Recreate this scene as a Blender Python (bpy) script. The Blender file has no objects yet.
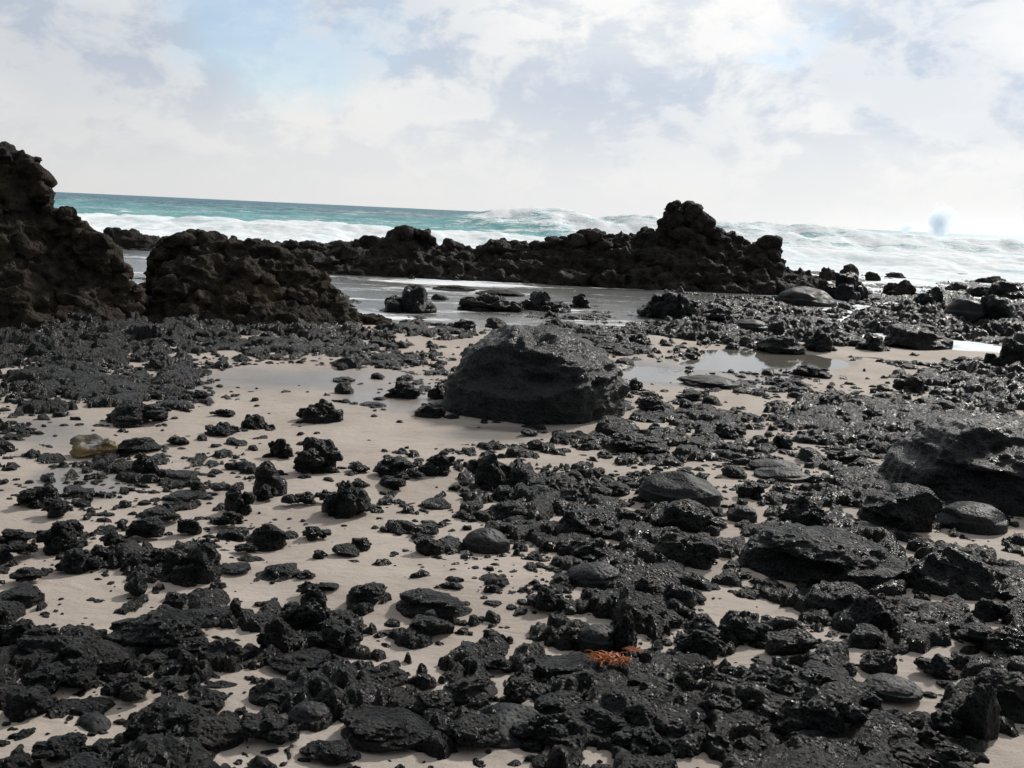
import bpy, math, random
import numpy as np
from mathutils import Matrix, Vector

C = bpy.context.scene.collection
sc = bpy.context.scene
R = math.radians

# ---------------------------------------------------------------- camera
FPX, PITCH, ROLL, EYE = 1098.0, 8.85, 2.65, 1.6
cam_d = bpy.data.cameras.new('camera'); cam = bpy.data.objects.new('camera', cam_d); C.objects.link(cam)
cam_d.sensor_width = 36.0; cam_d.lens = 36.0 * FPX / 1024; cam_d.clip_end = 20000; cam_d.clip_start = 0.05
CM = Matrix.Translation((0, 0, EYE)) @ Matrix.Rotation(R(90 - PITCH), 4, 'X') @ Matrix.Rotation(R(ROLL), 4, 'Z')
cam.matrix_world = CM
sc.camera = cam
RM = np.array(CM.to_3x3())
def ray(px, py):
    d = RM @ np.array([(px - 512) / FPX, (384 - py) / FPX, -1.0]); return d
def at(px, py, z=0.0):                    # where the ray through a pixel meets the level z
    d = ray(px, py); t = (z - EYE) / d[2]; return np.array([0, 0, EYE]) + d * t
def at_y(px, py, Y):                      # where it meets the vertical plane at depth Y
    d = ray(px, py); t = Y / d[1]; return np.array([0, 0, EYE]) + d * t
def proj(x, y, z):                        # world -> pixel (arrays)
    P = np.stack([x, y, z - EYE], -1) @ RM
    w = np.maximum(-P[..., 2], 1e-3)
    return 512 + FPX * P[..., 0] / w, 384 - FPX * P[..., 1] / w

# ---------------------------------------------------------------- world, sun, exposure
SUN_AZ, SUN_EL = 38.0, 36.0               # azimuth to the right of straight ahead
sv = np.array([math.sin(R(SUN_AZ)) * math.cos(R(SUN_EL)), math.cos(R(SUN_AZ)) * math.cos(R(SUN_EL)), math.sin(R(SUN_EL))])
W = bpy.data.worlds.new('World'); sc.world = W; W.use_nodes = True
nt = W.node_tree; nt.nodes.clear()
class NT:
    def __init__(s, t): s.t = t
    def n(s, typ, inp=None, **kw):
        nd = s.t.nodes.new(typ)
        for k, v in kw.items(): setattr(nd, k, v)
        for k, v in (inp or {}).items():
            if isinstance(v, bpy.types.NodeSocket): s.t.links.new(v, nd.inputs[k])
            else: nd.inputs[k].default_value = v
        return nd
    def m(s, op, a, b=None, c=None, clamp=False):
        i = {0: a}
        if b is not None: i[1] = b
        if c is not None: i[2] = c
        return s.n('ShaderNodeMath', i, operation=op, use_clamp=clamp).outputs[0]
    def mix(s, f, a, b):
        nd = s.t.nodes.new('ShaderNodeMix'); nd.data_type = 'RGBA'
        for k, v in ((0, f), (6, a), (7, b)):
            if isinstance(v, bpy.types.NodeSocket): s.t.links.new(v, nd.inputs[k])
            else: nd.inputs[k].default_value = v if k == 0 or len(v) == 4 else tuple(v) + (1,)
        return nd.outputs[2]
    def ramp(s, f, lo, hi, a=0.0, b=1.0, smooth=True):
        nd = s.n('ShaderNodeMapRange', {0: f, 1: lo, 2: hi, 3: a, 4: b})
        nd.interpolation_type = 'SMOOTHSTEP' if smooth else 'LINEAR'; return nd.outputs[0]
    def noise(s, vec, scale, detail=5, rough=0.55, dist=0.0):
        return s.n('ShaderNodeTexNoise', {'Vector': vec, 'Scale': scale, 'Detail': detail, 'Roughness': rough, 'Distortion': dist})
w = NT(nt)
tc = w.n('ShaderNodeTexCoord').outputs['Generated']
sky = w.n('ShaderNodeTexSky', sky_type='NISHITA', sun_disc=False, sun_elevation=R(SUN_EL), sun_rotation=R(SUN_AZ), dust_density=0.4, ozone_density=2.0)
st = w.n('ShaderNodeVectorMath', {0: tc, 1: (1, 1, 1.7)}, operation='MULTIPLY').outputs[0]
big = w.noise(st, 4.2, 9, 0.56, 0.25)
mid = w.noise(st, 11.0, 8, 0.6, 0.3)
sep = w.n('ShaderNodeSeparateXYZ', {0: tc}); el = sep.outputs[2]
jig = w.n('ShaderNodeVectorMath', {0: big.outputs['Color'], 1: (0.5, 0.5, 0.5)}, operation='SUBTRACT').outputs[0]
jig2 = w.n('ShaderNodeVectorMath', {0: mid.outputs['Color'], 1: (0.5, 0.5, 0.5)}, operation='SUBTRACT').outputs[0]
jig = w.n('ShaderNodeVectorMath', {0: jig, 1: (0.13, 0.13, 0.13)}, operation='MULTIPLY').outputs[0]
jig2 = w.n('ShaderNodeVectorMath', {0: jig2, 1: (0.13, 0.13, 0.13)}, operation='MULTIPLY').outputs[0]
dj = w.n('ShaderNodeVectorMath', {0: tc, 1: jig}, operation='ADD').outputs[0]
dj = w.n('ShaderNodeVectorMath', {0: dj, 1: jig2}, operation='ADD').outputs[0]
def blob(px, py, r, soft, sx=1.0):
    d = ray(px, py); d = d / np.linalg.norm(d)
    v = w.n('ShaderNodeVectorMath', {0: dj, 1: tuple(d)}, operation='SUBTRACT').outputs[0]
    v = w.n('ShaderNodeVectorMath', {0: v, 1: (1 / sx, 1, 1)}, operation='MULTIPLY').outputs[0]
    ln = w.n('ShaderNodeVectorMath', {0: v}, operation='LENGTH').outputs['Value']
    return w.ramp(ln, r * (1 - soft), r * (1 + soft), 1.0, 0.0)
def union(L):
    o = L[0]
    for q in L[1:]: o = w.m('MAXIMUM', o, q)
    return o
gap = union([blob(242, 10, .062, .4, 1.0), blob(290, 52, .034, .6, 2.6), blob(790, 30, .018, .8, 2.0), blob(120, -180, .10, .5, 2.0)])
gen_gap = w.m('MULTIPLY', w.ramp(big.outputs[0], .55, .68), w.ramp(el, .16, .30))
gap = w.m('MAXIMUM', w.m('MULTIPLY', gap, .85), gen_gap)
grey = union([blob(85, 45, .065, .6, 1.9), blob(375, 25, .055, .6, 2.0), blob(900, 60, .065, .5, 1.8), blob(620, 110, .05, .9, 3.0), blob(1010, 120, .04, .8, 2.0)])
fine = w.noise(st, 30.0, 6, .6, .4)
puff = w.m('MULTIPLY_ADD', mid.outputs[0], .5, w.m('MULTIPLY_ADD', big.outputs[0], .32, w.m('MULTIPLY', fine.outputs[0], .18)))
shade = w.m('ADD', w.m('MULTIPLY', grey, .75), w.m('MULTIPLY_ADD', grey, -.25, w.m('MULTIPLY', w.ramp(puff, .455, .54, 1.0, 0.0), .58)), clamp=True)
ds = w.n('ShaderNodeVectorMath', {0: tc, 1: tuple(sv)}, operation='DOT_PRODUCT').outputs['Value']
bright = w.m('ADD', w.ramp(ds, -0.7, 0.42, .16, .80, False), w.ramp(ds, .42, .95, 0.0, .27, False))  # brighter towards the sun; unseen cloud behind the view dimmed to darken rock fronts
bright = w.m('MULTIPLY', bright, w.m('MAXIMUM', w.ramp(el, .28, .75, 1.0, .55), w.ramp(ds, .86, .99, 0.0, 1.0)))  # unseen cloud overhead dimmed too for rock contrast, except around the sun
cloud = w.mix(shade, (.94, .94, .925), (.57, .64, .745))
cloud = w.mix(w.ramp(el, 0.0, .13, .9, 0.0), cloud, (.87, .87, .86))
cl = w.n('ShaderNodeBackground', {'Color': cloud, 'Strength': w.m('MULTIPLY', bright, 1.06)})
bs = w.n('ShaderNodeBackground', {'Color': sky.outputs[0], 'Strength': .12})
# thin veil over the gaps so the blue stays pale
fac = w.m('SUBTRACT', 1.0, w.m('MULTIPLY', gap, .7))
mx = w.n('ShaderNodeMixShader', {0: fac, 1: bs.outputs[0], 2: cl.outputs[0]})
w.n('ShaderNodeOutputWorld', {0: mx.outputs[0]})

sd = bpy.data.lights.new('sun', 'SUN'); sd.energy = 3.2; sd.angle = R(5.0); sd.color = (1, .95, .88)
so = bpy.data.objects.new('sun', sd); C.objects.link(so)
so.rotation_euler = Vector(tuple(-sv)).to_track_quat('-Z', 'Y').to_euler()
vs = sc.view_settings; vs.view_transform = 'Standard'; vs.look = 'None'; vs.exposure = 0.0; vs.gamma = 1; vs.use_curve_mapping = False
sc.cycles.use_denoising = True
sc.cycles.max_bounces = 8; sc.cycles.volume_bounces = 6

# ---------------------------------------------------------------- numpy noise
def _h(*c):
    x = np.zeros(c[0].shape, np.uint32)
    for i, k in enumerate(c):
        x = (x ^ (k.astype(np.int64).astype(np.uint32) * np.uint32([374761393, 668265263, 2147483647, 1274126177][i])))
        x = (x ^ (x >> np.uint32(13))) * np.uint32(1274126177)
    x = x ^ (x >> np.uint32(16)); x = x * np.uint32(2246822519); x = x ^ (x >> np.uint32(13))
    return x.astype(np.float64) / 4294967295.0
def vnoise(P, seed=0):                    # value noise, P (n, 2 or 3), -1..1
    F = np.floor(P); f = P - F; u = f * f * f * (f * (f * 6 - 15) + 10)
    I = F.astype(np.int64); dim = P.shape[1]; out = 0
    sd_ = np.full(P.shape[0], seed)
    for k in range(1 << dim):
        o = [(k >> a) & 1 for a in range(dim)]
        wgt = 1
        for a in range(dim): wgt = wgt * (u[:, a] if o[a] else 1 - u[:, a])
        out = out + wgt * _h(*[I[:, a] + o[a] for a in range(dim)], sd_)
    return out * 2 - 1
def fbm(P, octv=4, seed=0, gain=.5):
    o = 0; a = 1; t = 0
    for i in range(octv):
        o = o + a * vnoise(P * (2 ** i) + 17.3 * i, seed + i * 7); t += a; a *= gain
    return o / t
def ridged(P, octv=4, seed=0):
    o = 0; a = 1; t = 0
    for i in range(octv):
        o = o + a * (1 - 2 * np.abs(vnoise(P * (2 ** i) + 9.1 * i, seed + i * 5))); t += a; a *= .5
    return o / t
def domes(P, seed=0):                     # tilted round lumps with flat sand between: 2-D
    I = np.floor(P).astype(np.int64); out = np.full(P.shape[0], -.2)
    for dx in (-1, 0, 1):
        for dy in (-1, 0, 1):
            cx, cy = I[:, 0] + dx, I[:, 1] + dy
            s = np.full(P.shape[0], seed)
            qx, qy = cx + _h(cx, cy, s), cy + _h(cx, cy, s + 1)
            r = .45 + .55 * _h(cx, cy, s + 2); hh = .35 + .65 * _h(cx, cy, s + 3)
            ax = P[:, 0] - qx; ay = P[:, 1] - qy
            e = 1 + .9 * (_h(cx, cy, s + 6) - .3)
            d2 = (ax * ax * e + ay * ay / e) / (r * r)
            tx, ty = (_h(cx, cy, s + 4) - .5), (_h(cx, cy, s + 5) - .5)
            v = hh * (np.sqrt(np.maximum(1 - d2, 0)) + .9 * (ax * tx + ay * ty) / r) - .35 * np.maximum(d2 - 1, 0)
            out = np.maximum(out, v)
    return out
def cells3(P, seed=0):                    # 3-D worley F1
    I = np.floor(P).astype(np.int64); best = np.full(P.shape[0], 9.)
    s = np.full(P.shape[0], seed)
    for dx in (-1, 0, 1):
        for dy in (-1, 0, 1):
            for dz in (-1, 0, 1):
                c = (I[:, 0] + dx, I[:, 1] + dy, I[:, 2] + dz)
                h1 = _h(*c, s); h2 = (h1 * 97.13) % 1; h3 = (h1 * 811.7) % 1
                d = (P[:, 0] - c[0] - h1) ** 2 + (P[:, 1] - c[1] - h2) ** 2 + (P[:, 2] - c[2] - h3) ** 2
                best = np.minimum(best, d)
    return np.sqrt(best)
def sstep(a, b, x):
    t = np.clip((x - a) / (b - a), 0, 1); return t * t * (3 - 2 * t)

# ---------------------------------------------------------------- mesh helpers
def mesh_np(name, V, F, attrs=None, smooth=True):
    F = np.asarray(F, np.int32); k = F.shape[1]; me = bpy.data.meshes.new(name)
    me.vertices.add(len(V)); me.vertices.foreach_set('co', np.ascontiguousarray(V, np.float32).ravel())
    me.loops.add(F.size); me.loops.foreach_set('vertex_index', F.ravel())
    me.polygons.add(len(F)); me.polygons.foreach_set('loop_start', np.arange(0, F.size, k, dtype=np.int32))
    me.polygons.foreach_set('use_smooth', np.full(len(F), smooth))
    me.update(calc_edges=True)
    for n, a in (attrs or {}).items():
        t = me.attributes.new(n, 'FLOAT', 'POINT'); t.data.foreach_set('value', np.ascontiguousarray(a, np.float32))
    return me
def link(name, me, mat, parent=None, **props):
    o = bpy.data.objects.new(name, me); C.objects.link(o)
    if mat and not me.materials: me.materials.append(mat)
    if parent: o.parent = parent
    for k, v in props.items(): o[k] = v
    return o
def grid_faces(nr, nc):
    i = np.arange(nr - 1)[:, None] * nc + np.arange(nc - 1)[None]
    i = i.ravel(); return np.stack([i, i + 1, i + nc + 1, i + nc], 1)
def polar(az0, az1, nc, dists):
    az = np.radians(np.linspace(az0, az1, nc)); D, A = np.meshgrid(dists, az, indexing='ij')
    return (D * np.sin(A)).ravel(), (D * np.cos(A)).ravel(), grid_faces(len(dists), nc)
_ico = {}
def ico(sub):
    if sub not in _ico:
        import bmesh
        bm = bmesh.new(); bmesh.ops.create_icosphere(bm, subdivisions=sub, radius=1.0)
        me = bpy.data.meshes.new('t'); bm.to_mesh(me); bm.free()
        V = np.zeros(len(me.vertices) * 3, np.float32); me.vertices.foreach_get('co', V)
        F = np.array([p.vertices[:] for p in me.polygons], np.int32)
        _ico[sub] = (V.reshape(-1, 3).astype(float), F); bpy.data.meshes.remove(me)
    return _ico[sub]

# ---------------------------------------------------------------- materials
def mat(name):
    m = bpy.data.materials.new(name); m.use_nodes = True; m.node_tree.nodes.clear(); return m, NT(m.node_tree)
def rock_mat(name, dark, light, r0, r1, bscale, bdist, sand_amt=0.0, spec=.5):
    m, s = mat(name)
    pos = s.n('ShaderNodeNewGeometry').outputs['Position']
    nz = s.n('ShaderNodeSeparateXYZ', {0: s.n('ShaderNodeNewGeometry').outputs['True Normal']}).outputs[2]
    n1 = s.noise(pos, 3.2, 6, .65); n2 = s.noise(pos, 26.0 * bscale, 8, .7); n3 = s.noise(pos, 9.0 * bscale, 6, .6, .6)
    vo = s.n('ShaderNodeTexVoronoi', {'Vector': pos, 'Scale': 60.0 * bscale, 'Randomness': 1.0})
    col = s.mix(s.ramp(s.m('MULTIPLY_ADD', n1.outputs[0], .5, s.m('MULTIPLY', n2.outputs[0], .5)), .38, .68), dark, light)
    if sand_amt:
        f = s.m('MULTIPLY', s.ramp(nz, .55, .95), s.ramp(n3.outputs[0], .56, .68))
        col = s.mix(s.m('MULTIPLY', f, sand_amt), col, (.20, .17, .14))
    dry = s.ramp(s.noise(pos, .9, 3, .6).outputs[0], .50, .66)
    rough = s.m('ADD', s.ramp(n3.outputs[0], .35, .65, r0, r1), s.m('MULTIPLY', dry, .16))
    tint = s.n('ShaderNodeObjectInfo').outputs['Random']
    col = s.mix(s.m('MULTIPLY', s.ramp(tint, .55, 1.0, 0, .5), s.ramp(n1.outputs[0], .4, .6)), col, (.030, .026, .021))
    col = s.mix(s.m('MULTIPLY', dry, .35), col, light)
    cav = s.ramp(vo.outputs['Distance'], .05, .40, .15, 1.0)
    hgt = s.m('ADD', s.m('MULTIPLY', n2.outputs[0], 1.0), s.m('MULTIPLY', s.m('MINIMUM', vo.outputs['Distance'], .5), .8))
    hgt = s.m('ADD', hgt, s.m('MULTIPLY', n3.outputs[0], .9))
    b = s.n('ShaderNodeBump', {'Strength': 1.0, 'Distance': bdist, 'Height': hgt})
    p = s.n('ShaderNodeBsdfPrincipled', {'Base Color': col, 'Roughness': rough, 'Normal': b.outputs[0], 'Specular IOR Level': s.m('MULTIPLY', cav, spec)})
    s.n('ShaderNodeOutputMaterial', {0: p.outputs[0]}); return m
M_ROCK = rock_mat('wet_black_lava', (.003, .0042, .0046), (.011, .0145, .0155), .19, .48, 1.0, .045, .16, .28)
M_SMOOTH = rock_mat('smooth_dark_stone', (.007, .0095, .010), (.018, .022, .022), .34, .6, .8, .010, 0, .25)
M_BOULDER = rock_mat('wet_boulder_lava', (.007, .009, .010), (.026, .031, .033), .26, .55, 1.0, .03, .12, .34)
M_DULL = rock_mat('dull_grey_lava', (.014, .017, .018), (.05, .053, .052), .45, .7, .8, .010, 0, .3)
M_BROWN = rock_mat('brown_weathered_lava', (.010, .009, .007), (.060, .046, .032), .75, .95, .35, .05, 0, .2)
M_RIDGE = rock_mat('dark_reef_lava', (.010, .0095, .0085), (.046, .039, .032), .6, .9, .25, .07, 0, .2)  # tones lifted slightly to stand in for thin haze over the distance
m, s = mat('yellow_crusted_stone')
pos = s.n('ShaderNodeNewGeometry').outputs['Position']; zz = s.n('ShaderNodeSeparateXYZ', {0: pos}).outputs[2]
nn = s.noise(pos, 22, 5, .6)
col = s.mix(s.ramp(s.m('ADD', zz, s.m('MULTIPLY', nn.outputs[0], .25)), .14, .24, 1.0, 0.0), (.09, .09, .08), (.27, .20, .09))
col = s.mix(s.ramp(s.noise(pos, 9, 3).outputs[0], .62, .66), col, (.35, .34, .32))
b = s.n('ShaderNodeBump', {'Strength': .8, 'Distance': .008, 'Height': nn.outputs[0]})
s.n('ShaderNodeOutputMaterial', {0: s.n('ShaderNodeBsdfPrincipled', {'Base Color': col, 'Roughness': .85, 'Normal': b.outputs[0]}).outputs[0]}); M_YEL = m
# sand
m, s = mat('beach_sand')
pos = s.n('ShaderNodeNewGeometry').outputs['Position']
wet = s.n('ShaderNodeAttribute', attribute_name='wet').outputs['Fac']
n1 = s.noise(pos, 1.3, 5, .6); n2 = s.noise(pos, 190, 4, .8)
stv = s.n('ShaderNodeVectorMath', {0: pos, 1: (1.7, 4.2, 1.0)}, operation='MULTIPLY').outputs[0]
n3 = s.noise(stv, 2.2, 8, .66, 1.6); n4 = s.noise(pos, 17, 5, .6)
wf = s.m('ADD', wet, s.m('MULTIPLY', s.m('SUBTRACT', n3.outputs[0], .5), .55), clamp=True)
col = s.mix(s.ramp(n1.outputs[0], .3, .7), (.40, .345, .30), (.49, .43, .38))
col = s.mix(s.ramp(n3.outputs[0], .53, .66, 0, .45), col, (.29, .25, .22))
col = s.mix(s.ramp(n2.outputs[0], .50, .68, 0, .55), col, (.17, .145, .13))
col = s.mix(s.ramp(wf, .25, .8, 0, .75), col, (.21, .195, .18))
rg = s.ramp(wf, .3, .85, .8, .30)
h = s.m('ADD', s.m('MULTIPLY', n3.outputs[0], s.ramp(wf, .3, .9, 1.0, .15)), s.m('ADD', s.m('MULTIPLY', n2.outputs[0], .06), s.m('MULTIPLY', n4.outputs[0], .4)))
b = s.n('ShaderNodeBump', {'Strength': .55, 'Distance': .02, 'Height': h})
s.n('ShaderNodeOutputMaterial', {0: s.n('ShaderNodeBsdfPrincipled', {'Base Color': col, 'Roughness': rg, 'Normal': b.outputs[0], 'Specular IOR Level': s.ramp(wf, .3, .8, .2, .6)}).outputs[0]}); M_SAND = m
# sea: turquoise water, white foam where the attribute says it lies
m, s = mat('sea_water')
pos = s.n('ShaderNodeNewGeometry').outputs['Position']
foam = s.n('ShaderNodeAttribute', attribute_name='foam').outputs['Fac']
deep = s.n('ShaderNodeAttribute', attribute_name='deep').outputs['Fac']
lag = s.n('ShaderNodeAttribute', attribute_name='lagoon').outputs['Fac']
sv1 = s.n('ShaderNodeVectorMath', {0: pos, 1: (.28, 1.35, 1.0)}, operation='MULTIPLY').outputs[0]
f1 = s.noise(sv1, .9, 10, .68, .8); f2 = s.noise(pos, 3.5, 7, .65, .3); f3 = s.noise(pos, .35, 6, .6)
water = s.mix(deep, (.15, .42, .44), (.04, .13, .20))
water = s.mix(s.ramp(f3.outputs[0], .4, .62, 0, .35), water, (.32, .62, .62))
water = s.mix(lag, water, (.15, .155, .145))
ff = s.m('ADD', foam, s.m('MULTIPLY', s.m('SUBTRACT', s.m('MULTIPLY_ADD', f1.outputs[0], .75, s.m('MULTIPLY', f2.outputs[0], .25)), .5), 2.2))
fm = s.ramp(ff, .38, .66)
fcol = s.mix(s.ramp(s.m('MULTIPLY_ADD', f2.outputs[0], .5, s.m('MULTIPLY', f1.outputs[0], .5)), .40, .58), (.74, .87, .92), (.97, .98, 1.0))
col = s.mix(fm, water, fcol)
rg = s.m('MULTIPLY_ADD', fm, .3, s.m('MULTIPLY_ADD', lag, -.3, .5))
hh = s.m('ADD', s.m('MULTIPLY', f2.outputs[0], .5), s.m('ADD', s.m('MULTIPLY', f1.outputs[0], .8), s.m('MULTIPLY', fm, .25)))
b = s.n('ShaderNodeBump', {'Strength': s.m('MULTIPLY_ADD', fm, -.35, .7), 'Distance': s.m('MULTIPLY_ADD', deep, .8, s.m('MULTIPLY_ADD', lag, -.17, .2)), 'Height': hh})
s.n('ShaderNodeOutputMaterial', {0: s.n('ShaderNodeBsdfPrincipled', {'Base Color': col, 'Roughness': rg, 'IOR': 1.33, 'Normal': b.outputs[0], 'Specular IOR Level': s.m('MULTIPLY_ADD', fm, -.35, .45)}).outputs[0]}); M_SEA = m
m, s = mat('pool_water')
pos = s.n('ShaderNodeNewGeometry').outputs['Position']
b = s.n('ShaderNodeBump', {'Strength': .3, 'Distance': .004, 'Height': s.noise(pos, 9, 3).outputs[0]})
s.n('ShaderNodeOutputMaterial', {0: s.n('ShaderNodeBsdfPrincipled', {'Base Color': (.15, .14, .12, 1), 'Roughness': .04, 'IOR': 1.33, 'Normal': b.outputs[0]}).outputs[0]}); M_POOL = m
m, s = mat('orange_seaweed_skin')
pos = s.n('ShaderNodeNewGeometry').outputs['Position']
col = s.mix(s.ramp(s.noise(pos, 60, 3).outputs[0], .35, .65), (.28, .06, .012), (.52, .17, .03))
s.n('ShaderNodeOutputMaterial', {0: s.n('ShaderNodeBsdfPrincipled', {'Base Color': col, 'Roughness': .35}).outputs[0]}); M_WEED = m
m, s = mat('sea_spray_mist')
tcO = s.n('ShaderNodeTexCoord').outputs['Object']
gg = s.n('ShaderNodeVectorMath', {0: s.n('ShaderNodeTexCoord').outputs['Generated'], 1: (.5, .5, .38)}, operation='SUBTRACT').outputs[0]
gl = s.m('MULTIPLY', s.n('ShaderNodeVectorMath', {0: gg}, operation='LENGTH').outputs['Value'], 2.0)
dn = s.noise(tcO, .8, 6, .65, .6)
v = s.n('ShaderNodeVolumePrincipled', {'Color': (.88, .94, 1.0, 1), 'Density': s.m('MULTIPLY', s.m('SUBTRACT', s.m('MULTIPLY_ADD', dn.outputs[0], 2.4, -.45), gl, clamp=True), 3.2), 'Anisotropy': .35})
s.n('ShaderNodeOutputMaterial', {1: v.outputs[0]}); M_SPRAY = m

# ---------------------------------------------------------------- where rock covers the beach: tenths of cover on the ground, 32 px cells
#        every row is one band of ground, nearest last
ROWS = [240, 272, 304, 336, 368, 400, 432, 464, 496, 528, 560, 592, 624, 656, 688, 720, 752]
COV = """
00000000000000000000000000000000
00000000000000000000000005630244
99999999998000002220278776689999
99999987999985555567799999999999
99997974111113335443111341125799
99764532000111444443334567888889
76321121110002111354466677888899
53466546645443567656555566799999
44533224444444677788866667888888
53355433322233557878854488877777
22575442112233467778866457998776
74435553111344576777766468877776
35665644699899754788877345888878
88999976869987667876446789876577
77776654799954578889987999865498
53335775689898887888889998974444
55679886578888888999986679986533
""".split()
COVG = np.array([[int(c) for c in r] for r in COV], float) / 9.0
CLEAR = [(930, 352, 100, 13), (775, 357, 88, 10), (655, 372, 46, 10), (232, 322, 42, 6), (395, 432, 130, 14), (300, 375, 110, 12), (590, 424, 60, 8), (600, 300, 45, 6), (370, 318, 40, 12), (480, 322, 70, 7)]
def cover(x, y):
    z = np.where(y > 16, -.12, 0.0); px, py = proj(x, y, z); P = np.stack([x, y], 1)
    f = np.zeros_like(px)
    for (a, b, c_, d_) in CLEAR: f = np.maximum(f, 1 - np.sqrt(((px - a) / c_) ** 2 + ((py - b) / d_) ** 2))
    return cover_map(x, y) * (1 - .96 * sstep(-.1, .3, f + .25 * fbm(P * 2, 3, 91)))
def cover_map(x, y):
    z = np.where(y > 16, -.12, 0.0); px, py = proj(x, y, z)
    u = np.clip((px - 16) / 32, 0, 30.999); v = np.interp(py, ROWS, np.arange(len(ROWS)))
    v = np.clip(v, 0, len(ROWS) - 1.001); i = u.astype(int); j = v.astype(int); a = u - i; b = v - j
    return (COVG[j, i] * (1 - a) + COVG[j, i + 1] * a) * (1 - b) + (COVG[j + 1, i] * (1 - a) + COVG[j + 1, i + 1] * a) * b
WATER = -.12
POOLS = []
for (px, py, wx, wy) in [(775, 357, 75, 9), (655, 371, 36, 9), (720, 363, 40, 6)]:
    p = at(px, py); p2 = at(px + wx, py); p3 = at(px, py - wy)
    POOLS.append((p[0], p[1], p2[0] - p[0], p3[1] - p[1]))
def pool_f(x, y):
    f = np.zeros_like(x)
    for (a, b, c, d) in POOLS:
        f = np.maximum(f, 1 - np.sqrt(((x - a) / c) ** 2 + ((y - b) / d) ** 2))
    return f
def sand_z(x, y):
    P = np.stack([x, y], 1)
    z = .018 * fbm(P * .7, 3, 11) + .007 * fbm(P * np.array([1.2, 5.]), 3, 12) + .006 * fbm(P * 6, 2, 13)
    z = z - .62 * sstep(15.1, 19.5, y + .5 * fbm(P * .5, 2, 14))
    return z - .07 * sstep(-.15, .35, pool_f(x, y) + .12 * fbm(P * 1.5, 2, 15))
HERO_FLAT = []                            # hero rocks press the bed down where they stand
_q = None
def bedN(x, y):
    P = np.stack([x, y], 1)
    P = P + .085 * np.stack([fbm(P * 4.5, 4, 21, .6), fbm(P * 4.5, 4, 22, .6)], 1)
    n = .36 * domes(P / .23, 31) + .27 * domes(P / .11, 32) + .12 * domes(P / .052, 33) + .34 * fbm(P * .9, 3, 34) + .16 * ridged(P * 4.3, 5, 35)
    return n
rs = np.random.RandomState(5)
_s = np.sort(bedN(rs.uniform(-10, 10, 40000), rs.uniform(2, 22, 40000)))
def bed_z(x, y, hero=True):
    c = cover(x, y); P = np.stack([x, y], 1)
    N = np.interp(bedN(x, y), _s[::50], np.linspace(0, 1, len(_s[::50])))
    A = .118 + .05 * sstep(9, 17, y) + .06 * sstep(9, 12, y) * sstep(.8, 1, c)
    c = np.clip(c * (.78 - .06 * sstep(6.5, 4, y) + .20 * sstep(9, 12.5, y) * sstep(.75, 1, c)) - .04, 0, .95)
    u = N - (1 - c)
    lev = np.maximum(sand_z(x, y), WATER - .02)
    det = .016 * ridged(P * 8, 4, 37) + .010 * domes(P / .05, 38) + .006 * ridged(P * 30, 2, 39)
    swell = .16 * sstep(14, 19, y) * np.clip(fbm(P * .55, 3, 36) + .2, 0, 1) * sstep(.4, .8, c)
    h = np.sign(u) * np.abs(u) ** .9 * A
    h = np.where(u < 0, h * 1.5 - .01, h + swell + det * sstep(0, .08, u))
    if hero:
        for (a, b, r) in HERO_FLAT:
            k = np.abs(x - a) < r * 2
            if k.any():
                g = np.exp(-(((x[k] - a) ** 2 + (y[k] - b) ** 2) / (r * r)) ** 2)
                h[k] = h[k] * (1 - g) + np.minimum(h[k], np.where(c[k] > .5, .03, -.01)) * g
    return lev + h - .12 * sstep(.0, .3, pool_f(x, y)) * (c < .6)

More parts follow.
